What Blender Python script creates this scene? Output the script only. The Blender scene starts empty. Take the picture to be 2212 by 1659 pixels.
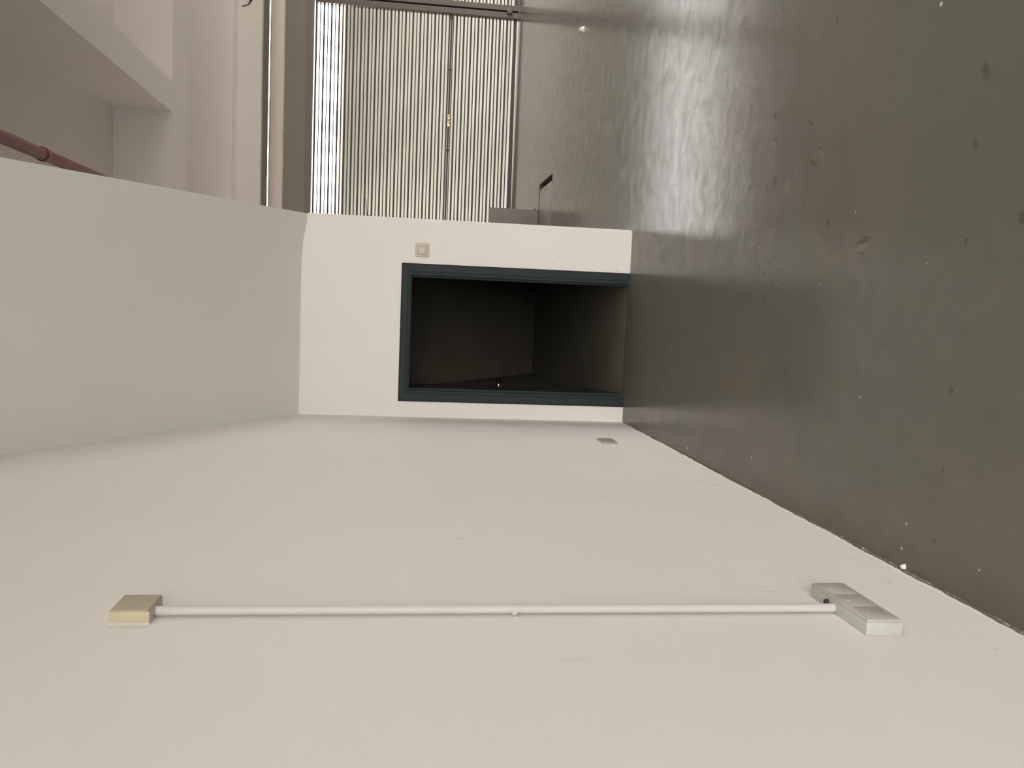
import bpy, bmesh, math, random
from mathutils import Vector, Matrix
random.seed(4)
scn = bpy.context.scene
COL = scn.collection
PI = math.pi

# ---------------------------------------------------------------- camera
F, YAW, PITCH, ROLL, CX, CH = 1854.54, -0.0868, -0.1305, 0.0299, 0.705, 1.4629
fwd = Vector((math.sin(YAW)*math.cos(PITCH), math.cos(YAW)*math.cos(PITCH), math.sin(PITCH)))
right0 = Vector((math.cos(YAW), -math.sin(YAW), 0)); up0 = right0.cross(fwd)
RT = math.cos(ROLL)*right0 + math.sin(ROLL)*up0
DN = -(-math.sin(ROLL)*right0 + math.cos(ROLL)*up0)
cam_d = bpy.data.cameras.new('camera'); cam = bpy.data.objects.new('camera', cam_d)
COL.objects.link(cam); scn.camera = cam
cam_d.sensor_fit = 'HORIZONTAL'; cam_d.sensor_width = 36.0; cam_d.lens = F/2212*36.0
cam_d.clip_start = 0.02; cam_d.clip_end = 200
m = Matrix.Identity(4)
for i, a in enumerate((DN, RT, -fwd)):          # the phone was held on its side: picture right is down
    m[0][i], m[1][i], m[2][i] = a
m.translation = (CX, 0, CH)
cam.matrix_world = m

def ray(px, py):
    return Vector((CX, 0, CH)), fwd + (1659-py-829.5)/F*RT + (px-1106)/F*DN
def on(px, py, axis, val):
    o, d = ray(px, py); return o + d*((val-o[axis])/d[axis])
def fl(px, py): return on(px, py, 2, 0.0)
def lw(px, py): return on(px, py, 0, 0.0)

# ---------------------------------------------------------------- world, light, exposure
w = bpy.data.worlds.new('overcast'); scn.world = w; w.use_nodes = True
bg = w.node_tree.nodes['Background']
bg.inputs[0].default_value = (1.0, 0.935, 0.905, 1); bg.inputs[1].default_value = 7.0
vs = scn.view_settings
vs.view_transform = 'Standard'; vs.look = 'None'; vs.gamma = 1.0; vs.exposure = 1.16
vs.use_curve_mapping = False
scn.cycles.use_denoising = True
scn.cycles.adaptive_threshold = 0.02
scn.cycles.max_bounces = 8; scn.cycles.diffuse_bounces = 5; scn.cycles.glossy_bounces = 3
scn.cycles.sample_clamp_indirect = 6.0

# daylight entering through the open loading door behind the camera
portal = bpy.data.lights.new('rear_opening_daylight', 'AREA'); portal.shape = 'RECTANGLE'
portal.size = 4.8; portal.size_y = 3.6; portal.energy = 10; portal.cycles.is_portal = True
po = bpy.data.objects.new('rear_opening_daylight', portal); COL.objects.link(po)
po.location = (3.0, -7.0, 1.8); po.rotation_euler = (PI/2, 0, 0)      # faces +Y into the hall

# daylight entering through an unseen side opening, added to brighten the far hall
portal2 = bpy.data.lights.new('added_side_daylight', 'AREA'); portal2.shape = 'RECTANGLE'
portal2.size = 4.8; portal2.size_y = 2.8; portal2.energy = 10; portal2.cycles.is_portal = True
po2 = bpy.data.objects.new('added_side_daylight', portal2); COL.objects.link(po2)
po2.location = (8.6, 8.9, 1.4); po2.rotation_euler = (PI/2, 0, PI/2)      # faces -X into the hall

# ---------------------------------------------------------------- materials
def nmat(name):
    mt = bpy.data.materials.new(name); mt.use_nodes = True
    nt = mt.node_tree; return mt, nt, nt.nodes['Principled BSDF']
def N(nt, t, **kw):
    n = nt.nodes.new(t)
    for k, v in kw.items(): setattr(n, k, v)
    return n
def L(nt, a, b): nt.links.new(a, b)
def mixc(nt, fac, a, b):
    n = N(nt, 'ShaderNodeMix', data_type='RGBA')
    for s, v in ((0, fac), (6, a), (7, b)):
        if hasattr(v, 'links') or hasattr(v, 'is_linked'): L(nt, v, n.inputs[s])
        else: n.inputs[s].default_value = v if s == 0 else (*v, 1)
    return n.outputs[2]
def math_(nt, op, a, b=None, clamp=False):
    n = N(nt, 'ShaderNodeMath', operation=op, use_clamp=clamp)
    for i, v in enumerate((a, b)):
        if v is None: continue
        if hasattr(v, 'is_linked'): L(nt, v, n.inputs[i])
        else: n.inputs[i].default_value = v
    return n.outputs[0]
def noise(nt, vec, scale, detail=3, rough=0.55):
    n = N(nt, 'ShaderNodeTexNoise'); n.inputs['Scale'].default_value = scale
    n.inputs['Detail'].default_value = detail; n.inputs['Roughness'].default_value = rough
    L(nt, vec, n.inputs['Vector']); return n.outputs['Fac']
def ramp(nt, fac, p0, p1):
    n = N(nt, 'ShaderNodeMapRange', interpolation_type='SMOOTHSTEP'); L(nt, fac, n.inputs[0])
    n.inputs[1].default_value = p0; n.inputs[2].default_value = p1
    return n.outputs[0]
def worldpos(nt):
    return N(nt, 'ShaderNodeNewGeometry').outputs['Position']
def bump(nt, h, bsdf, strength, dist):
    b = N(nt, 'ShaderNodeBump'); b.inputs['Strength'].default_value = strength
    b.inputs['Distance'].default_value = dist; L(nt, h, b.inputs['Height'])
    L(nt, b.outputs[0], bsdf.inputs['Normal'])
def spots(nt, pos, lst, wob=0.35, wscale=60.0):
    """0..1 mask of ragged elliptic marks; lst = (centre, (rx, ry, rz), rotation)"""
    nz = N(nt, 'ShaderNodeTexNoise'); nz.inputs['Scale'].default_value = wscale
    nz.inputs['Detail'].default_value = 2; L(nt, pos, nz.inputs['Vector'])
    best = None
    for c, r, rot in lst:
        mp = N(nt, 'ShaderNodeMapping', vector_type='TEXTURE')
        mp.inputs['Location'].default_value = c; mp.inputs['Rotation'].default_value = rot
        mp.inputs['Scale'].default_value = r; L(nt, pos, mp.inputs['Vector'])
        ln = N(nt, 'ShaderNodeVectorMath', operation='LENGTH'); L(nt, mp.outputs[0], ln.inputs[0])
        d = ln.outputs['Value']
        best = d if best is None else math_(nt, 'MINIMUM', best, d)
    v = math_(nt, 'ADD', best, math_(nt, 'MULTIPLY', math_(nt, 'SUBTRACT', nz.outputs['Fac'], 0.5), wob*4))
    n = N(nt, 'ShaderNodeMapRange', interpolation_type='SMOOTHSTEP'); L(nt, v, n.inputs[0])
    n.inputs[1].default_value = 0.75; n.inputs[2].default_value = 1.1
    n.inputs[3].default_value = 1.0; n.inputs[4].default_value = 0.0
    return n.outputs[0]

def plain(name, col, rough=0.5, metal=0.0, var=0.06, scale=8.0, bstr=0.0, bscale=200.0, spec=0.5):
    mt, nt, b = nmat(name); pos = worldpos(nt)
    f = noise(nt, pos, scale)
    lo = tuple(c*(1-var) for c in col); hi = tuple(min(1, c*(1+var)) for c in col)
    L(nt, mixc(nt, f, lo, hi), b.inputs['Base Color'])
    b.inputs['Roughness'].default_value = rough; b.inputs['Metallic'].default_value = metal
    b.inputs['Specular IOR Level'].default_value = spec
    if bstr: bump(nt, noise(nt, pos, bscale), b, bstr, 0.002)
    return mt

WALLC = (0.77, 0.752, 0.722)
def wall_mat(name, marks=None, faint=None, col=WALLC, smudge=0.5):
    mt, nt, b = nmat(name); pos = worldpos(nt)
    f = noise(nt, pos, 1.3, 2)
    base = mixc(nt, f, tuple(c*0.97 for c in col), tuple(min(1, c*1.02) for c in col))
    sm = ramp(nt, noise(nt, pos, 7.0, 4, 0.6), 0.64, 0.80)
    base = mixc(nt, math_(nt, 'MULTIPLY', sm, 0.10*smudge), base, (0.42, 0.39, 0.35))
    if faint: base = mixc(nt, math_(nt, 'MULTIPLY', spots(nt, pos, faint, 0.3, 30), 0.09), base, (0.40, 0.37, 0.33))
    if marks: base = mixc(nt, math_(nt, 'MULTIPLY', spots(nt, pos, marks, 0.25, 70), 0.32), base, (0.33, 0.30, 0.26))
    L(nt, base, b.inputs['Base Color']); b.inputs['Roughness'].default_value = 0.62
    b.inputs['Specular IOR Level'].default_value = 0.3
    bump(nt, noise(nt, pos, 260, 2), b, 0.10, 0.002)
    return mt

# scuffs seen on the long wall, (px, py, half length along the picture x, half width along y), metres along wall
def wall_marks(lst):
    out = []
    for px, py, dz, dy, rot in lst:
        p = lw(px, py); out.append((tuple(p), (0.05, dy, dz), (rot, 0, 0)))
    return out
LM = wall_marks([(990, 1164, .030, .004, .1), (1016, 1156, .014, .003, .1), (1453, 1022, .006, .01, 0), (1448, 1036, .006, .009, 0),
    (1520, 1040, .010, .03, .5), (1550, 1048, .008, .03, .5), (1655, 1277, .045, .003, -.25), (1300, 1168, .004, .006, 0),
    (1363, 1170, .006, .006, 0), (1218, 1224, .004, .005, 0), (1920, 1258, .012, .006, .2), (1420, 1235, .010, .005, 0),
    (405, 992, .01, .012, 0), (2150, 1402, .008, .004, .3), (2108, 1378, .006, .004, 0)])
LF = wall_marks([(1102, 1206, .014, .012, .2), (1422, 1203, .012, .014, 0), (1520, 1220, .018, .012, 0), (1730, 1213, .018, .010, 0),
    (1290, 1066, .02, .10, .3), (1845, 1204, .022, .022, 0), (1620, 1268, .05, .006, 0), (1240, 1424, .05, .008, .1)])
BM = []
for px, py, a in [(1207, 556, .006), (1305, 539, .004), (1318, 525, .004), (1316, 888, .004), (1334, 585, .010)]:
    p = on(px, py, 1, 5.4696); BM.append((tuple(p), (a*1.2, .05, a*.7), (0, 0, 0)))
M_left = wall_mat('white_wall_scuffed', LM, LF)
M_back = wall_mat('white_wall_partition', BM, None, smudge=0.25)
M_wall = wall_mat('white_wall_hall', col=(0.74, 0.715, 0.68))
M_soffit = wall_mat('white_stair_soffit', smudge=0.1, col=(0.765, 0.775, 0.735))
M_ceil = wall_mat('white_ceiling_concrete', col=(0.75, 0.715, 0.69), smudge=0.2)

def floor_mat():
    mt, nt, b = nmat('grey_floor_coating'); pos = worldpos(nt)
    f = noise(nt, pos, 0.8, 4)
    base = mixc(nt, ramp(nt, f, .3, .7), (0.142, 0.138, 0.116), (0.160, 0.149, 0.127))
    base = mixc(nt, math_(nt, 'MULTIPLY', ramp(nt, noise(nt, pos, 9, 5), .45, .75), .10), base, (0.095, 0.088, 0.072))
    # browner band along the foot of the long wall
    sx = N(nt, 'ShaderNodeSeparateXYZ'); L(nt, pos, sx.inputs[0])
    nx = math_(nt, 'ADD', sx.outputs[0], math_(nt, 'MULTIPLY', noise(nt, pos, 6, 4), .10))
    edge = math_(nt, 'SUBTRACT', 1.0, ramp(nt, nx, .05, .20))
    base = mixc(nt, math_(nt, 'MULTIPLY', edge, .55), base, (0.115, 0.092, 0.070))
    def S(lst, k=1.0): return [(tuple(fl(px, py)), (rx*k, ry*k, .1), (0, 0, r)) for px, py, rx, ry, r in lst]
    # large rubbed patch in the middle of the floor
    big = S([(1700, 330, .22, .30, 0), (1790, 420, .25, .22, 0), (1650, 450, .2, .25, .3), (1560, 300, .12, .4, 0)])
    base = mixc(nt, math_(nt, 'MULTIPLY', spots(nt, pos, big, .35, 4), .22), base, (0.135, 0.108, 0.088))
    dark = S([(2130, 153, .030, .018, .4), (2108, 311, .022, .012, .6), (2087, 523, .010, .010, 0), (2054, 843, .013, .013, 0),
        (2035, 1014, .009, .009, 0), (2018, 1169, .008, .008, 0), (2210, 470, .02, .02, 0), (1675, 250, .018, .016, 0),
        (1676, 300, .03, .012, 1.2), (1752, 265, .03, .008, 1.0), (1757, 352, .045, .010, 1.1), (1675, 390, .02, .02, 0),
        (1775, 325, .05, .006, 1.0), (1655, 407, .035, .010, .8), (1808, 42, .012, .012, 0), (1692, 22, .05, .006, .6),
        (1865, 520, .012, .055, .2), (1855, 545, .05, .006, 1.3), (1651, 590, .014, .012, 0), (1737, 440, .012, .004, 0),
        (1720, 460, .008, .008, 0), (1668, 605, .010, .010, 0), (1812, 320, .005, .005, 0), (1545, 735, .008, .008, 0),
        (1300, 105, .02, .02, 0), (1565, 448, .012, .016, 0), (1530, 180, .004, .07, .5), (1790, 480, .03, .01, .5)], .8)
    base = mixc(nt, math_(nt, 'MULTIPLY', spots(nt, pos, dark, .6, 110), .42), base, (0.045, 0.038, 0.025))
    pale = S([(1672, 312, .022, .008, 1.2), (1775, 330, .03, .008, 1.0), (1700, 405, .03, .03, 0), (1860, 535, .012, .04, .2)])
    base = mixc(nt, math_(nt, 'MULTIPLY', spots(nt, pos, pale, .6, 120), .32), base, (0.26, 0.245, 0.20))
    white = S([(1717, 369, .004, .004, 0), (1770, 615, .004, .004, 0), (1658, 645, .004, .004, 0), (1857, 858, .005, .005, 0),
        (1848, 457, .006, .004, 0), (1958, 1131, .006, .006, 0), (1948, 1185, .006, .006, 0), (1620, 1, .004, .004, 0),
        (1623, 988, .007, .007, 0), (1484, 968, .010, .008, 0), (1375, 560, .006, .010, 0), (1370, 528, .006, .010, 0),
        (1394, 561, .005, .008, 0), (1607, 523, .005, .005, 0), (2115, 1231, .004, .004, 0), (2033, 9, .010, .010, 0),
        (1680, 612, .004, .004, 0), (2002, 568, .004, .003, 0), (1372, 548, .005, .008, 0), (1640, 535, .006, .006, 0)], .7)
    base = mixc(nt, spots(nt, pos, white, .12, 120), base, (0.62, 0.60, 0.54))
    # fine speckle
    v = N(nt, 'ShaderNodeTexVoronoi'); v.inputs['Scale'].default_value = 9; L(nt, pos, v.inputs['Vector'])
    sp = math_(nt, 'SUBTRACT', 1.0, ramp(nt, v.outputs['Distance'], .02, .05))
    base = mixc(nt, math_(nt, 'MULTIPLY', sp, .20), base, (0.06, 0.05, 0.04))
    L(nt, base, b.inputs['Base Color'])
    rn = noise(nt, pos, 7, 7, .68)
    mr = N(nt, 'ShaderNodeMapRange'); L(nt, rn, mr.inputs[0])
    mr.inputs[1].default_value = .36; mr.inputs[2].default_value = .66; mr.inputs[3].default_value = .08; mr.inputs[4].default_value = .16
    L(nt, mr.outputs[0], b.inputs['Roughness']); # patchy gloss: worn coating
    sg = N(nt, 'ShaderNodeMapRange'); L(nt, noise(nt, pos, 10, 9, .78), sg.inputs[0])
    sg.inputs[1].default_value = .38; sg.inputs[2].default_value = .62; sg.inputs[3].default_value = .07; sg.inputs[4].default_value = .33
    L(nt, sg.outputs[0], b.inputs['Specular IOR Level'])
    h = math_(nt, 'ADD', math_(nt, 'MULTIPLY', noise(nt, pos, 3.0, 3, .5), .45), math_(nt, 'MULTIPLY', noise(nt, pos, 24, 7, .75), .26))
    bump(nt, h, b, 0.20, 0.010)
    return mt
M_floor = floor_mat()
M_store = plain('bare_plaster_shade_dark', (0.135, 0.125, 0.095), .85, var=.2, scale=3, spec=.2)  # bare plaster, its colour darkened for the unlit store
M_frame = plain('dark_teal_gloss_paint', (0.026, 0.038, 0.039), .55, var=.1, scale=20, spec=.15)
M_gapdark = plain('black_sealant', (0.006, 0.006, 0.006), .7)
M_leaf = plain('dark_grey_door_paint', (0.040, 0.038, 0.030), .6, var=.15)
M_chrome = plain('polished_chrome', (0.75, 0.74, 0.72), .08, metal=1.0)
M_ivory = plain('ivory_plastic', (0.52, 0.48, 0.405), .42, var=.03)
M_ivory2 = plain('ivory_plastic_rocker', (0.54, 0.505, 0.415), .40, var=.03)
M_groove = plain('shadowed_plastic_gap', (0.30, 0.26, 0.19), .6)
M_cream = plain('yellowed_cream_plastic', (0.52, 0.465, 0.325), .45, var=.05, scale=30)
M_cream2 = plain('darker_cream_lid', (0.40, 0.355, 0.25), .5, var=.05, scale=30)  # lid: a darker tone of the box cream
M_pvc = plain('white_painted_pvc', (0.55, 0.54, 0.52), .5, var=.03, scale=12)
M_box = plain('white_plastic_box', (0.49, 0.50, 0.47), .38, var=.03)
M_plate = plain('worn_white_socket_plate', (0.46, 0.44, 0.41), .38, var=.08, scale=60)
M_hole = plain('black_socket_slot', (0.02, 0.02, 0.018), .6)
M_rubber = plain('black_rubber', (0.015, 0.015, 0.014), .55)
M_oldsock = plain('aged_beige_socket_plate', (0.34, 0.295, 0.235), .45, var=.08, scale=80)
M_bar = plain('dark_brown_shutter_steel', (0.036, 0.028, 0.024), .50, var=.12, scale=15)
M_post = plain('grey_brown_shutter_steel', (0.085, 0.070, 0.058), .5, var=.1)
M_steel = plain('bare_steel_rod', (0.62, 0.58, 0.55), .3, metal=.6)
M_brass = plain('polished_brass', (0.80, 0.62, 0.30), .3, metal=.55)
M_hood = plain('backlit_hood_shade', (0.20, 0.182, 0.155), .55, var=.06)  # dark grey stands in for the hood's backlit shade
M_roll = plain('pale_roll_cover', (0.72, 0.66, 0.60), .5, var=.04)
M_dark = plain('recess_shade_and_lip_metal', (0.17, 0.145, 0.125), .6)  # recess shade put into the colour; also used on the darker hood lip
M_red = plain('red_pipe_paint', (0.17, 0.022, 0.019), .35, var=.1, scale=30)
M_conc = plain('grey_painted_steel_cabinet', (0.165, 0.150, 0.130), .6, var=.08)
M_pit = plain('dark_pit_steel', (0.07, 0.055, 0.045), .6, var=.2)
M_plate2 = plain('worn_steel_lift_plate', (0.15, 0.135, 0.115), .45, var=.15)
M_yellow = plain('faded_hazard_yellow', (0.30, 0.235, 0.10), .55, var=.15, scale=60)
M_black = plain('hazard_black', (0.05, 0.043, 0.033), .55)
M_paper = plain('white_chip', (0.78, 0.76, 0.70), .7)
M_outwall = plain('cream_outside_render', (0.72, 0.725, 0.65), .8, var=.12, scale=1.2)
M_ground = plain('grey_asphalt', (0.30, 0.29, 0.27), .85, var=.15, scale=3)
M_blue = plain('blue_grey_cladding', (0.20, 0.26, 0.29), .6)
def lamp_mat():
    mt, nt, b = nmat('lit_fluorescent_tube')
    b.inputs['Base Color'].default_value = (.9, .9, .85, 1)
    b.inputs['Emission Color'].default_value = (0.97, 1.0, 0.93, 1); b.inputs['Emission Strength'].default_value = TUBE
    return mt
TUBE = 20.0
LAMPS = ((3.5, -4.2, 'lit white ceiling lamp panel nearest the rear opening'), 
         (5.0, -2.4, 'lit white ceiling lamp panel in the second row, behind'), (4.8, 2.0, 'lit white ceiling lamp panel in the second row, ahead'))
M_tube = lamp_mat()
M_batten = plain('white_lamp_steel', (0.8, 0.8, 0.78), .4)

# ---------------------------------------------------------------- mesh helpers
def bx(bm, x0, x1, y0, y1, z0, z1):
    vs_ = [bm.verts.new(p) for p in ((x0,y0,z0),(x1,y0,z0),(x1,y1,z0),(x0,y1,z0),(x0,y0,z1),(x1,y0,z1),(x1,y1,z1),(x0,y1,z1))]
    for f in ((3,2,1,0),(4,5,6,7),(0,1,5,4),(1,2,6,5),(2,3,7,6),(3,0,4,7)): bm.faces.new([vs_[i] for i in f])
    return vs_
def prism(bm, pts, ax, a, b):
    """extrude a polygon (list of 2D points in the other two axes, in xyz order) along axis ax from a to b"""
    def P(p, t):
        q = list(p); q.insert(ax, t); return q
    A = [bm.verts.new(P(p, a)) for p in pts]; B = [bm.verts.new(P(p, b)) for p in pts]
    n = len(pts)
    for i in range(n): bm.faces.new((A[i], A[(i+1)%n], B[(i+1)%n], B[i]))
    bm.faces.new(A[::-1]); bm.faces.new(B)
def tube(bm, pts, r, n=16):
    pts = [Vector(p) for p in pts]; rings = []
    rr = r if isinstance(r, (list, tuple)) else [r]*len(pts)
    for i, p in enumerate(pts):
        t = (pts[min(i+1, len(pts)-1)] - pts[max(i-1, 0)]).normalized()
        ref = Vector((0,0,1)) if abs(t.z) < .9 else Vector((1,0,0))
        u = t.cross(ref).normalized(); v = t.cross(u)
        rings.append([bm.verts.new(p + rr[i]*(math.cos(2*PI*k/n)*u + math.sin(2*PI*k/n)*v)) for k in range(n)])
    for a, b in zip(rings, rings[1:]):
        for k in range(n): bm.faces.new((a[k], a[(k+1)%n], b[(k+1)%n], b[k]))
    bm.faces.new(rings[0][::-1]); bm.faces.new(rings[-1])
def link(name, me, mat, parent=None):
    o = bpy.data.objects.new(name, me); COL.objects.link(o)
    if mat and not me.materials: me.materials.append(mat)
    if parent: o.parent = parent
    return o
def obj(name, bm, mat, parent=None, bevel=0.0, seg=2, smooth=False):
    bmesh.ops.recalc_face_normals(bm, faces=bm.faces)
    if bevel: bmesh.ops.bevel(bm, geom=list(bm.edges), offset=bevel, segments=seg, affect='EDGES', profile=.5)
    me = bpy.data.meshes.new(name); bm.to_mesh(me); bm.free()
    if smooth:
        for p in me.polygons: p.use_smooth = True
        me.set_sharp_from_angle(angle=math.radians(40))
    return link(name, me, mat, parent)
def box(name, c, mat, parent=None, bevel=0.0, seg=2):
    bm = bmesh.new(); bx(bm, *c); return obj(name, bm, mat, parent, bevel, seg, smooth=bool(bevel))
def empty(name, loc=(0,0,0)):
    o = bpy.data.objects.new(name, None); COL.objects.link(o); o.location = loc; o.empty_display_size = .1; return o
def tag(o, label, cat, group=None):
    o['label'] = label; o['category'] = cat
    if group: o['group'] = group
    return o
def struct(o, label=None):
    o['kind'] = 'structure'
    if label: o['label'] = label
    return o
def adopt(parent, *kids):
    """parent kids built in world coordinates to an empty that stands elsewhere"""
    inv = Matrix.Translation(parent.location).inverted()
    for k in kids:
        k.parent = parent; k.matrix_parent_inverse = inv

# ---------------------------------------------------------------- the setting
D, W = 5.4696, 1.244          # partition plane and its free edge
HL, HR = 2.083, 2.062         # height of the fold at the long wall and at the free edge
SL = 0.6482                   # rise of the stair soffit
YS = 11.975                   # shutter plane
ZB, ZC = 3.75, 4.30           # beam soffit, slab
X1, Y0, Y1 = 8.6, -7.0, 12.29
PX0, PX1, PY0, PY1 = 1.32, 2.09, 8.65, 9.49   # sunken plate

bm = bmesh.new()
bx(bm, -.2, X1+.2, Y0-.2, PY0, -.3, 0); bx(bm, -.2, X1+.2, PY1, YS+.06, -.3, 0)
bx(bm, -.2, PX0, PY0, PY1, -.3, 0); bx(bm, PX1, X1+.2, PY0, PY1, -.3, 0); bx(bm, PX0, PX1, PY0, PY1, -.3, -.12)
struct(obj('floor', bm, M_floor), 'glossy grey coated concrete floor with scuffs and paint specks')

struct(box('wall_left', (-.2, 0, Y0-.2, Y1+.3, 0, ZC), M_left), 'long white wall with the conduit and sockets')

# partition with the low doorway (opening inside the frame's outer edge)
DX0, DX1, DZ = 0.104, 0.966, 1.464
bm = bmesh.new(); T = 0.10
bx(bm, -.002, DX0, D, D+T, 0, 2.58); bx(bm, DX1, W, D, D+T, 0, 2.58)
prism(bm, [(DX0, DZ), (DX1, DZ), (DX1, HR+.08), (DX0, 2.58)], 1, D, D+T)
wp = struct(obj('wall_back', bm, M_back), 'white partition wall with the low dark doorway')
# bead along the free edge of the partition
bm = bmesh.new(); bx(bm, W, W+.008, D+.03, D+T, 0, HR-.01)
struct(obj('trim_1', bm, M_wall), 'thin edge bead down the free side of the partition')
# side and inside of the store under the stair
SE = 9.45
def inner(y): return (SE-y)*.672
bm = bmesh.new()
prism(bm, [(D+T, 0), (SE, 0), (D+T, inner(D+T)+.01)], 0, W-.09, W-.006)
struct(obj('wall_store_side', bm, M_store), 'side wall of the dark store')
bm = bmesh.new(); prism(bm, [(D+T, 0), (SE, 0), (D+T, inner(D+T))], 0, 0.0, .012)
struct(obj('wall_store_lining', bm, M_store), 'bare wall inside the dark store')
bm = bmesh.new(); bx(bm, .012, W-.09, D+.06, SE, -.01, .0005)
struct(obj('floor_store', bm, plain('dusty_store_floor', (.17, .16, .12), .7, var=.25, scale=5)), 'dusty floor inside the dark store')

# staircase above: sloping underside rising toward the camera
YT = 3.12
stair = empty('ceiling_stair', (W/2, 7.0, 0)); struct(stair, 'white sloping underside of the staircase above the low doorway')
bm = bmesh.new()
def sz(x, y): return (HL + (HR-HL)*x/W) + SL*(D-y)
fold = sorted([(on(px, py, 1, D).x, on(px, py, 1, D).z) for px, py in ((663, 480), (655, 520), (651.5, 570), (649.5, 640), (648, 740))])
fold = [(0.0, HL)] + fold + [(W, on(664, 462, 1, D).z)]
lo0 = [bm.verts.new((x, D, z)) for x, z in fold]; hi0 = [bm.verts.new((x, D, HL+.67)) for x, z in fold]
lo1 = [bm.verts.new((x, YT, sz(x, YT))) for x, z in fold]; hi1 = [bm.verts.new((x, YT, HL+.67+SL*(D-YT))) for x, z in fold]
lom = [bm.verts.new((x, D-.35, sz(x, D-.35))) for x, z in fold]
for k in range(len(fold)-1):
    for a, b in ((lo0, lom), (lom, lo1), (lo1, hi1), (hi1, hi0), (hi0, lo0)): bm.faces.new((a[k], a[k+1], b[k+1], b[k]))
for k in (0, -1): bm.faces.new((lo0[k], lom[k], lo1[k], hi1[k], hi0[k]))
s1 = obj('soffit_slab', bm, M_soffit, smooth=True)
bm = bmesh.new()
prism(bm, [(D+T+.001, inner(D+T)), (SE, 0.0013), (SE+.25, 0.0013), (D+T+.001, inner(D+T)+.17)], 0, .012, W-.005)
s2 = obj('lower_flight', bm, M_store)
kids = [s1, s2]
yy, zz = 9.6, .0
bmS = bmesh.new(); prism(bmS, [(0, 0), (0, .175), (-.27, .175)], 0, .02, W-.02)
meS = None
for i in range(24):
    y = SE+.25 - .27*i; z = .155 + .175*i
    if y < YT+.3: break
    if meS is None:
        o = obj('step', bmS, M_ceil); meS = o.data
    else: o = link('step', meS, None)
    base = inner(y)+.17 if y > D else HL+.67+SL*(D-y)
    if base > 4.05: break
    o.location = (0, y, base-.01)
    kids.append(o)
adopt(stair, *kids)

# shutter wall, side wall and the wall behind the camera
SX0, SX1 = 1.30, 8.2
bm = bmesh.new()
bx(bm, 0, SX0, Y1, Y1+.3, 0, ZC); bx(bm, SX1, X1, Y1, Y1+.3, 0, ZC)
bx(bm, SX0, SX1, Y1, Y1+.12, 3.435, ZC)
bx(bm, -14, 0, Y1, Y1+.3, 0, 4.5); bx(bm, X1, 24, Y1, Y1+.3, 0, 4.5); bx(bm, 0, X1, Y1+.12, Y1+.2, ZC, 4.5)
struct(obj('wall_far', bm, M_wall), 'white wall above the roller shutters')
bm = bmesh.new()
bx(bm, X1, X1+.2, Y0-.2, 6.5, 0, ZC); bx(bm, X1, X1+.2, 11.3, Y1, 0, ZC); bx(bm, X1, X1+.2, 6.5, 11.3, 2.8, ZC)  # gap here is invented to let daylight into the far hall
struct(obj('wall_right', bm, M_wall))
struct(box('ground_side', (X1+.2, 60, Y0-.2, Y1, -.32, -.02), M_ground))
bm = bmesh.new()
bx(bm, 0, .6, Y0-.2, Y0, 0, ZC); bx(bm, 5.4, X1, Y0-.2, Y0, 0, ZC); bx(bm, .6, 5.4, Y0-.2, Y0, 3.6, ZC)
struct(obj('wall_rear', bm, M_wall))
cl = struct(box('ceiling', (-.2, X1+.2, Y0-.2, Y1+.12, ZC, ZC+.2), M_ceil), 'white painted concrete ceiling with beams')
for c in ((W+.25, X1, 8.985, 9.58, ZB, ZC), (2.50, 2.79, Y0, 8.985, ZB, ZC), (0, X1, YS, Y1, ZB, ZC), (5.9, 6.2, Y0, 8.985, ZB, ZC)):
    box('beam', c, M_ceil, cl)

# outdoors
struct(box('ground_apron', (-14, 24, YS+.06, 13.5, -.3, -.004), plain('pale_concrete_apron', (.34, .33, .31), .8)))
struct(box('ground_outside', (-40, 60, 13.5, 70, -.32, -.02), M_ground)); struct(box('ground_rear', (-40, 60, -60, Y0-.2, -.32, -.02), M_ground))
YO = 13.5
YL = 13.15                                   # front edge of the ledge added to shade the outside wall
hz = on(736, 150, 1, YL).z
wo = struct(box('wall_outside', (-14, 24, YO, YO+.3, -.02, hz-.05), M_outwall), 'cream boundary wall seen between the shutter bars')
box('added_shade_ledge', (-14, 24, YL, YO+.35, hz-.05, hz), M_outwall, wo)  # overhang added to darken the top of the outside wall
a0 = on(723, 292, 1, YO+.6); a1 = on(723, 238, 1, YO+.6)
sh = box('outside_shed', (a0.x, a1.x, YO+.6, YO+2, -.02, a0.z), M_blue)
tag(sh, 'small blue-grey shed top seen outside through the upper shutter gaps', 'shed')
struct(box('wall_added_sky_block', (-14, 24, 15.0, 15.1, 2.99, 3.32), M_blue))  # unseen strip added to keep low sky out of the floor reflection
struct(box('wall_outside_low', (-14, on(724, 372, 1, YO+.5).x, YO+.5, YO+.8, -.02, on(724, 420, 1, YO+.5).z), M_outwall))

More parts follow.
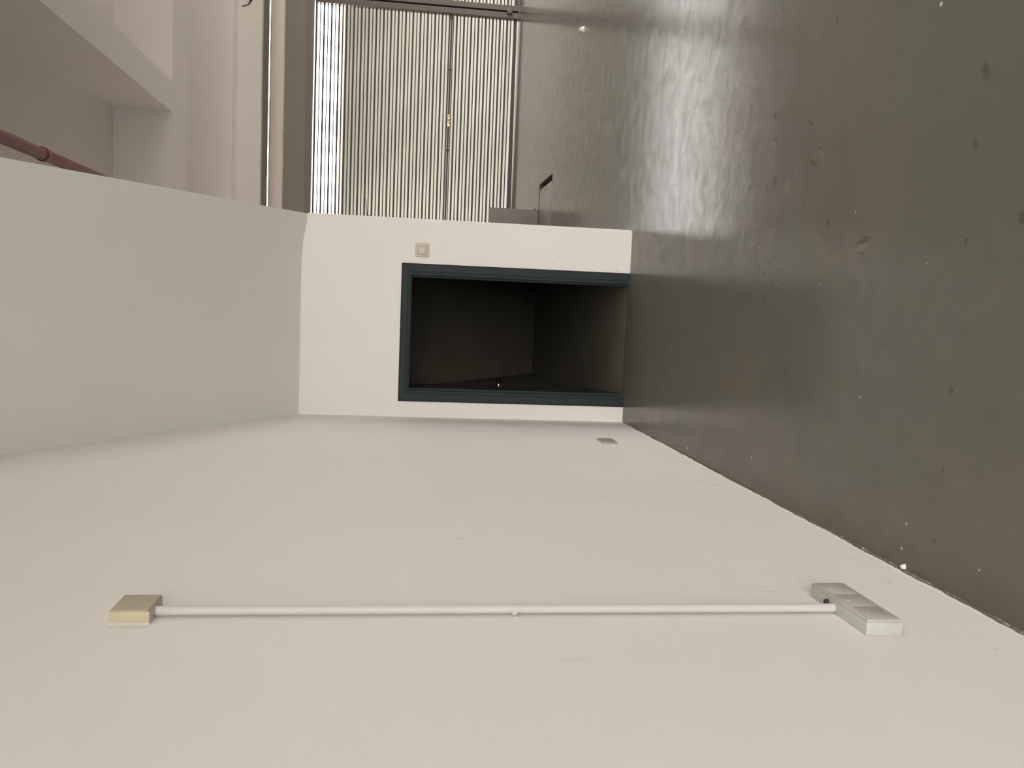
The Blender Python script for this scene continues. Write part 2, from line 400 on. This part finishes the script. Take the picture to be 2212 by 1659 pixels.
# ---------------------------------------------------------------- roller shutters
PER = 0.0974; ZT = 2.675; GAP = 0.030; THIN = 0.0137
WIDE = PER - 2*GAP - THIN
def bar_mesh(h, length):
    bm = bmesh.new(); d = .011; c = .004
    prism(bm, [(-d, -h/2+c), (-d+c, -h/2), (d-c, -h/2), (d, -h/2+c), (d, h/2-c), (d-c, h/2), (-d+c, h/2), (-d, h/2-c)], 0, 0, length)
    bmesh.ops.recalc_face_normals(bm, faces=bm.faces)
    me = bpy.data.meshes.new('slat'); bm.to_mesh(me); bm.free(); me.materials.append(M_bar); return me
def shutter(x0, x1, label):
    r = empty('roller_shutter', ((x0+x1)/2, YS, 0)); tag(r, label, 'shutter', 'grille roller shutters'); ks = []
    thin, wide = bar_mesh(THIN, x1-x0), bar_mesh(WIDE, x1-x0)
    for i in range(27):
        zt = ZT - PER*i
        zb = zt - 2*GAP - THIN - WIDE/2
        if abs(zt - .94) < PER*.5: pass
        o = link('slat', thin, None); o.location = (x0, YS, zt-GAP-THIN/2); ks.append(o)
        if zb > .09: o = link('slat', wide, None); o.location = (x0, YS, zb); ks.append(o)
    ks.append(box('head_bar', (x0, x1, YS-.012, YS+.012, 2.677, 2.699), M_bar))
    bm = bmesh.new()                                   # bottom rail, not quite level, daylight under it
    vv = bx(bm, x0, x1, YS-.018, YS+.018, .010, .066)
    vv[1].co.z = vv[2].co.z = .024; vv[0].co.z = vv[3].co.z = .004
    ks.append(obj('bottom_rail', bm, M_bar))
    zr = .905
    for dz, rad in ((.016, .0045), (-.014, .006)):
        bm = bmesh.new(); tube(bm, [(x0, YS-.022, zr+dz), (x1, YS-.022, zr+dz)], rad, 10)
        ks.append(obj('locking_rod', bm, M_steel, smooth=True))
    ks.append(box('lock_rail', (x0, x1, YS-.014, YS-.011, zr-.030, zr+.028), M_bar))
    for fx in (.12, .46, .78, .985):
        xx = x0 + (x1-x0)*fx
        ks.append(box('rod_clip', (xx-.010, xx+.010, YS-.031, YS-.012, zr-.024, zr+.024), M_bar))
    adopt(r, *ks); return r
PA, PB = 4.63, 4.80
s1 = shutter(SX0, PA, 'wide see-through bar roller shutter with brass lock, left of the steel post')
s2 = shutter(PB, SX1, 'see-through bar roller shutter cut by the picture edge, beyond the steel post')
# brass lock cylinders on the locking rods
for py0, py1 in ((248, 258.5), (261, 274)):
    a, b = on(970, py1, 1, YS-.03), on(970, py0, 1, YS-.03)
    k = box('brass_lock', (a.x, b.x, YS-.046, YS-.026, .888, .920), M_brass, bevel=.004); k['label'] = 'brass lock body'
    bm = bmesh.new(); c = (a.x+b.x)/2; tube(bm, [(c, YS-.050, .904), (c, YS-.046, .904)], .006, 12)
    h = obj('keyhole', bm, M_pit); adopt(s1, k); h.parent = k
# pull handle near the partition
bm = bmesh.new(); a, b = on(789, 428, 1, YS-.03), on(793, 466, 1, YS-.03)
tube(bm, [a, (a.x-.01, YS-.03, a.z-.008), b], .0045, 8); bx(bm, b.x-.01, b.x+.01, YS-.035, YS-.012, b.z-.035, b.z+.012)
adopt(s1, obj('pull_handle', bm, M_bar))
# steel post between the two bays: two channels with a slot
post = empty('shutter_post', ((PA+PB)/2, YS, 0)); tag(post, 'dark steel guide post with a slot between the two roller shutters', 'post')
pm = (PA+PB)/2
def channel(x0, x1):
    bm = bmesh.new(); bx(bm, x0, x1, YS-.055, YS+.05, .012, 2.70); return obj('channel', bm, M_post, bevel=.004)
ks = [channel(PA, pm-.012), channel(pm+.012, PB), box('slot_back', (pm-.012, pm+.012, YS-.02, YS+.05, .012, 2.70), M_gapdark),
      box('foot_plate', (PA+.001, PB-.001, YS-.075, YS+.06, 0.0, .012), M_post), box('drop_bolt', (pm-.03, pm+.03, YS-.085, YS-.055, .10, .17), M_post, bevel=.006)]
adopt(post, *ks)
# hood, rolled cover and the recess behind it
hood = empty('shutter_hood', (4.7, 11.9, 2.735)); tag(hood, 'long hood plate, greyed by painted backlight shade, across the top of the roller shutters', 'shutter hood')
ks = [box('front_plate', (SX0, SX1, 11.90, 11.93, 2.80, 3.075), M_hood), box('lower_lip', (SX0, SX1, 11.885, 11.93, 2.712, 2.80), M_dark)]
bm = bmesh.new(); tube(bm, [(2.95, 11.897, 3.055), (2.95, 11.902, 3.055)], .008, 10); ks.append(obj('rivet', bm, M_steel))
adopt(hood, *ks)
bm = bmesh.new(); pr = []
for k in range(13):
    t = k/12*PI*.55; pr.append((12.12-.19*math.cos(t)*1.0, 3.077+.213*math.sin(t)))
nseg = 24; rows = []
for j in range(nseg+1):
    x = SX0 + (SX1-SX0)*j/nseg; dzz = .004*math.sin(j*1.7)+.003*math.sin(j*.6+1)
    rows.append([bm.verts.new((x, y, z+dzz*k/12)) for k, (y, z) in enumerate(pr)])
for a, b in zip(rows, rows[1:]):
    for k in range(12): bm.faces.new((a[k], b[k], b[k+1], a[k+1]))
rc = obj('shutter_roll_cover', bm, M_roll, smooth=True)
sm_ = rc.modifiers.new('thick', 'SOLIDIFY'); sm_.thickness = .012; sm_.offset = -1
tag(rc, 'pale rounded cover of the shutter roll above the grey hood', 'roll cover')
bm = bmesh.new(); zs0, zs1 = 1.463+.1516*12.42, 1.463+.1528*12.42
bx(bm, SX0, SX1, 12.41, 12.44, 2.95, zs0); bx(bm, SX0, SX1, 12.41, 12.44, zs1, 3.75)
struct(obj('wall_far_recess', bm, M_dark))  # panel coloured dark for the shade in the recess

# cable hanging at the top of the shutter wall
bm = bmesh.new()
pts = [on(x_, y_, 1, Y1-.012) for x_, y_ in ((545, -12), (542, 0), (540, 4), (537, 9), (530, 12), (523, 13))]
tube(bm, pts, [.012, .016, .010, .007, .005, .008], 8)
tag(obj('hanging_cable', bm, M_rubber, smooth=True), 'short black cable end hooked on the wall above the shutters', 'cable')

# ---------------------------------------------------------------- red pipe
rp = empty('red_pipe', (1.60, 4.0, 3.8)); tag(rp, 'red painted sprinkler pipe running below the hall ceiling', 'pipe')
RX, RZ, RR = 1.585, 3.80, .040
bm = bmesh.new(); tube(bm, [(RX, 2.6, RZ), (RX, 8.9, RZ)], RR, 24); ks = [obj('pipe_run', bm, M_red, smooth=True)]
for yc_ in (6.05, 3.2):
    bm = bmesh.new(); tube(bm, [(RX, yc_-.05, RZ), (RX, yc_-.045, RZ), (RX, yc_+.012, RZ), (RX, yc_+.02, RZ)], [RR+.001, RR+.007, RR+.007, RR+.001], 24)
    ks.append(obj('coupling', bm, M_red, smooth=True))
for yh in (3.6, 7.9):
    bm = bmesh.new(); tube(bm, [(RX, yh, RZ+RR-.004), (RX, yh, ZC)], .006, 8)
    ks.append(obj('hanger_rod', bm, M_steel))
adopt(rp, *ks)

# ragged edge where the floor coating laps the foot of the long wall
bm = bmesh.new(); yy = 1.4; prev = None; random.seed(9); h = .006
while yy < D-.02:
    h = max(.0015, min(.012, h + random.uniform(-.0035, .0035))); d = random.uniform(.0015, .004)
    cur = [bm.verts.new(p) for p in ((0.0, yy, h), (d, yy, h*.8), (d+.004, yy, .0008), (0.0, yy, .0008))]
    if prev:
        for k in range(3): bm.faces.new((prev[k], prev[k+1], cur[k+1], cur[k]))
    prev = cur; yy += random.uniform(.006, .022)
struct(obj('trim_2', bm, M_floor), 'ragged edge of floor coating lapping the foot of the long wall')
bm = bmesh.new(); yy = 1.4; prev = None; h = .010
while yy < D-.02:
    h = max(.004, min(.016, h + random.uniform(-.006, .006)))
    cur = [bm.verts.new(p) for p in ((0.0, yy, .020), (.0006, yy, .019), (.0014, yy, h), (0.0, yy, h))]
    if prev:
        for k in range(3): bm.faces.new((prev[k], prev[k+1], cur[k+1], cur[k]))
    prev = cur; yy += random.uniform(.006, .030)
struct(obj('trim_3', bm, M_left), 'ragged lower edge of the wall paint')

# ---------------------------------------------------------------- doorway
dr = empty('door_1', (.53, D, 0)); struct(dr, 'low dark teal door frame with the leaf swung inward')
FW_, FD = .062, .13
def jamb_profile(sgn, x):       # stepped section: face, bead, rebate, stop
    return [(x, D-.012), (x+sgn*.040, D-.012), (x+sgn*.042, D-.006), (x+sgn*.050, D-.006), (x+sgn*.052, D-.010), (x+sgn*.062, D-.010),
            (x+sgn*.062, D+.030), (x+sgn*.076, D+.030), (x+sgn*.076, D+FD-.01), (x, D+FD-.01)]
ks = []
for sgn, x in ((1, DX0+.003), (-1, DX1-.003)):
    bm = bmesh.new(); prism(bm, jamb_profile(sgn, x), 2, 0.0, DZ-.004); ks.append(obj('jamb', bm, M_frame))
bm = bmesh.new(); z = DZ-.004
pr = [(D-.0122, z), (D-.0122, z-.030), (D-.0065, z-.032), (D-.0065, z-.036), (D-.0102, z-.038), (D-.0102, z-.046), (D+.0295, z-.046), (D+.0295, z-.058), (D+FD-.012, z-.058), (D+FD-.012, z)]
prism(bm, pr, 0, DX0+.003, DX1-.003); ks.append(obj('frame_head', bm, M_frame))
for c in ((DX0-.005, DX0+.003, D-.004, D+.05, 0, DZ), (DX1-.003, DX1+.005, D-.004, D+.05, 0, DZ), (DX0-.005, DX1+.005, D-.004, D+.05, DZ-.004, DZ+.005)):
    ks.append(box('seal', c, M_gapdark))
adopt(dr, *ks)
# leaf, hinged on the left jamb and opened inward
hx, hy, ang, LWID = .180, D+FD+.004, math.radians(3.6), .76
leaf = obj('door_leaf', (lambda b: (bx(b, -.040, 0, 0, LWID, .012, 1.405), b)[1])(bmesh.new()), M_leaf, bevel=.002)
leaf.matrix_world = Matrix.Translation((hx, hy, 0)) @ Matrix.Rotation(ang, 4, 'Z')
leaf['label'] = 'dark grey door leaf'
inv = Matrix.Translation(dr.location).inverted()
leaf.parent = dr; leaf.matrix_parent_inverse = inv
bm = bmesh.new(); ky, kz = .685, .735
prof = [(0, .028), (.004, .027), (.008, .011), (.020, .009), (.026, .014), (.034, .023), (.044, .026), (.052, .022), (.057, .012), (.058, .001)]
tube(bm, [(p[0], ky, kz) for p in prof], [p[1] for p in prof], 20)
kn = obj('knob', bm, M_chrome, leaf, smooth=True); kn['label'] = 'round chrome knob'
box('latch_bolt', (-.028, -.012, LWID, LWID+.010, kz-.012, kz+.012), M_chrome, leaf)

# ---------------------------------------------------------------- light switch
sx, szz = 1.0547, 1.3452
sw = empty('light_switch', (sx, D, szz)); tag(sw, 'square ivory one-rocker light switch on the white partition above the door corner', 'light switch')
ks = [box('plate', (sx-.043, sx+.043, D-.009, D, szz-.043, szz+.043), M_ivory, bevel=.003),
      box('rocker_surround', (sx-.027, sx+.027, D-.0098, D-.006, szz-.027, szz+.027), M_groove),
      box('rocker', (sx-.0245, sx+.0245, D-.0135, D-.008, szz-.0245, szz+.0245), M_ivory2, bevel=.002)]
adopt(sw, *ks)

# ---------------------------------------------------------------- twin socket near the corner
ty, tz = 4.60, .313
ts = empty('wall_socket', (0, ty, tz)); tag(ts, 'small flat beige twin socket low on the long wall near the doorway', 'socket')
ks = [box('plate', (0, .009, ty-.073, ty+.073, tz-.043, tz+.043), M_oldsock, bevel=.003)]
for s in (-1, 1):
    c = ty+s*.036
    ks.append(box('rocker', (.0085, .0105, c-.008, c+.008, tz+.014, tz+.032), M_oldsock, bevel=.001))
    for dy, dz, a, b in ((0, .004, .002, .004), (-.011, -.016, .0045, .002), (.011, -.016, .0045, .002)):
        ks.append(box('pin_slot', (.0085, .0094, c+dy-a, c+dy+a, tz+dz-b, tz+dz+b), M_hole))
adopt(ts, *ks)

# ---------------------------------------------------------------- triple socket, conduit, junction box
by0, by1, bz = 1.7739, 2.0416, .3506
so = empty('wall_socket', (0, (by0+by1)/2, bz)); tag(so, 'white surface-mounted triple socket box at the foot of the conduit', 'socket')
def taper_box(x0, x1, y0, y1, z0, z1, t):
    bm = bmesh.new(); v = bx(bm, x0, x1, y0, y1, z0, z1)
    for q in v:
        if abs(q.co.x-x1) < 1e-6:
            q.co.y += t if abs(q.co.y-y0) < 1e-6 else -t; q.co.z += t if abs(q.co.z-z0) < 1e-6 else -t
    return bm
ks = [obj('back_box', taper_box(0, .0310, by0, by1, bz-.044, bz+.044, .0003), M_box, bevel=.002, smooth=True),
      obj('face_plate', taper_box(.0312, .0372, by0+.0003, by1-.0003, bz-.0437, bz+.0437, .0025), M_plate, bevel=.0015, smooth=True)]
sp = (by1-by0)/3
for i in range(3):
    c = by0 + sp*(i+.5)
    ks.append(box('socket_module', (.0365, .0380, c-.040, c+.040, bz-.034, bz+.034), M_plate, bevel=.0008))
    mo = ks[-1]
    for dy, dz, a, b in ((0, .000, .0022, .0042), (-.011, -.0195, .0042, .0022), (.011, -.0195, .0042, .0022)):
        h = box('pin_slot', (.0376, .0382, c+dy-a, c+dy+a, bz+dz-b, bz+dz+b), M_box if i else M_groove); h.parent = mo
    r_ = box('rocker', (.0376, .0392, c-.006, c+.006, bz+.014, bz+.027), M_plate, bevel=.0006); r_.parent = mo
for y in (by0+.010, by1-.010):
    bm = bmesh.new(); tube(bm, [(.0365, y, bz), (.0382, y, bz)], .003, 12); ks.append(obj('screw', bm, M_box))
bm = bmesh.new(); tube(bm, [(.016, 1.954, bz+.043), (.016, 1.954, bz+.048), (.016, 1.954, bz+.052)], [.0085, .0085, .0065], 16)
g = obj('cable_gland', bm, M_rubber, smooth=True); g['label'] = 'black rubber cable gland'; ks.append(g)
adopt(so, *ks)

yc, cr, cxx = 1.9212, .0105, .0135
cd = empty('conduit', (cxx, yc, bz+.044)); tag(cd, 'thin white vertical conduit clipped to the long wall', 'conduit')
bm = bmesh.new(); tube(bm, [(cxx, yc, bz+.0445), (cxx, yc+.0015, 1.2), (cxx, yc, 1.9795)], cr, 28); ks = [obj('tube', bm, M_pvc, smooth=True)]
zc = 1.183
bm = bmesh.new(); pr = []
n = 14
for k in range(n+1):
    a = -PI*.5 + PI*k/n; pr.append((cxx+.001+(cr+.0016)*math.cos(a), yc+(cr+.0016)*math.sin(a)))
outer = [(0.0005, yc-.026), (.004, yc-.026), (.005, yc-cr-.0016)] + pr + [(.005, yc+cr+.0016), (.004, yc+.013), (.0005, yc+.013)]
prism(bm, outer, 2, zc-.0055, zc+.0055); ks.append(obj('saddle_clip', bm, M_pvc))
adopt(cd, *ks)

jy, jl, jz, jh, jp = 1.8733, .104, 2.0214, .0413, .0312
jb = empty('junction_box', (0, jy+jl/2, jz)); tag(jb, 'cream square junction box at the top of the conduit', 'junction box')
ks = [box('back_box', (0, jp-.003, jy, jy+jl, jz-jh, jz+jh), M_cream, bevel=.0015),
      obj('lid', taper_box(jp-.0030, jp+.0005, jy+.0003, jy+jl-.0003, jz-jh+.0003, jz+jh-.0003, .002), M_cream2, bevel=.001, smooth=True),
      box('paint_overlap', (0, .0045, jy-.0003, jy+jl+.0003, jz-jh-.0003, jz+jh+.0003), M_pvc),
      box('paint_overlap', (0, jp-.004, jy+.002, jy+jl-.002, jz-jh-.0006, jz-jh+.001), M_pvc)]
for y, z in ((jy+.025, jz-.002), (jy+jl-.012, jz+.004)):
    bm = bmesh.new(); tube(bm, [(jp, y, z), (jp+.0010, y, z)], .0022, 10); ks.append(obj('screw', bm, M_groove))
adopt(jb, *ks)

# ---------------------------------------------------------------- things on the hall floor
lp = empty('floor_lift_plate', ((PX0+PX1)/2, (PY0+PY1)/2, -.12)); tag(lp, 'sunken steel floor plate with a striped hazard edge in a dark-rimmed pit', 'floor plate')
ks = [box('plate', (PX0+.01, PX1-.065, PY0+.05, PY1-.02, -.115, -.006), M_plate2),
      box('pit_rim', (PX1-.006, PX1-.001, PY0+.001, PY1-.001, -.119, -.001), M_pit), box('pit_rim', (PX0+.001, PX1-.006, PY0+.001, PY0+.006, -.119, -.001), M_pit),
      box('pit_rim', (PX0+.001, PX1-.006, PY1-.006, PY1-.001, -.119, -.001), M_pit), box('pit_base', (PX1-.064, PX1-.007, PY0+.007, PY1-.007, -.119, -.110), M_pit)]
ns = 8; dy = (PY1-PY0-.075)/ns
for i in range(ns):
    y = PY0+.052+i*dy; bm = bmesh.new()
    prism(bm, [(PX1-.115, y), (PX1-.067, y+.02), (PX1-.067, y+dy*.5+.02), (PX1-.115, y+dy*.5)], 2, -.0057, -.0045)
    ks.append(obj('hazard_stripe', bm, M_yellow))
ks.append(box('stripe_band', (PX1-.116, PX1-.0655, PY0+.051, PY1-.021, -.0060, -.0056), M_black))
adopt(lp, *ks)

cb = empty('guard_panel', (1.6, 9.54, 0)); tag(cb, 'low plain grey guard panel standing just past the floor plate, half behind the partition', 'panel')
p1 = on(1162, 453.5, 1, 9.52); topz = on(1058, 451.5, 1, 9.52).z
ks = [box('sheet', (1.26, p1.x, 9.52, 9.548, 0, topz), M_conc, bevel=.002), box('foot', (1.30, 1.36, 9.50, 9.62, 0, .012), M_pit), box('foot', (p1.x-.10, p1.x-.04, 9.549, 9.66, 0, .012), M_pit)]
bm = bmesh.new(); tube(bm, [(p1.x-.002, 9.535, .035), (p1.x+.012, 9.535, .035)], .013, 12); ks.append(obj('rubber_stop', bm, M_rubber))
adopt(cb, *ks)

def chip(px, py, s, h, seed, label, name, cat, ax=2, val=0.0):
    random.seed(seed); p = fl(px, py); bm = bmesh.new(); n = 8; lo, hi = [], []
    for k in range(n):
        a = 2*PI*k/n; r = s*random.uniform(.65, 1.05)
        lo.append(bm.verts.new((p.x+r*math.cos(a), p.y+r*math.sin(a)*.8, .0005)))
        hi.append(bm.verts.new((p.x+r*.62*math.cos(a+.2), p.y+r*.5*math.sin(a+.2), h*random.uniform(.7, 1.1))))
    for k in range(n):
        bm.faces.new((lo[k], lo[(k+1)%n], hi[k])); bm.faces.new((lo[(k+1)%n], hi[(k+1)%n], hi[k]))
    bm.faces.new(lo[::-1]); bm.faces.new(hi)
    tag(obj(name, bm, M_paper), label, cat)
chip(1261, 64, .036, .035, 3, 'small white scrap lying on the floor in front of the shutters', 'scrap', 'scrap')
chip(1955, 1224, .009, .012, 5, 'tiny white plaster crumb at the foot of the long wall below the triple socket', 'plaster_crumb', 'crumb')

# ---------------------------------------------------------------- fluorescent lamps of the hall (behind and beside the view)
def lamp_panel(x, y, label):
    r = empty('ceiling_lamp', (x, y, ZC)); tag(r, label, 'lamp', 'lamp panels on the hall ceiling')
    adopt(r, box('housing', (x-.16, x+.16, y-.62, y+.62, ZC-.07, ZC), M_batten, bevel=.004),
          box('diffuser', (x-.15, x+.15, y-.60, y+.60, ZC-.078, ZC-.071), M_tube))
for x, y, l in LAMPS: lamp_panel(x, y, l)
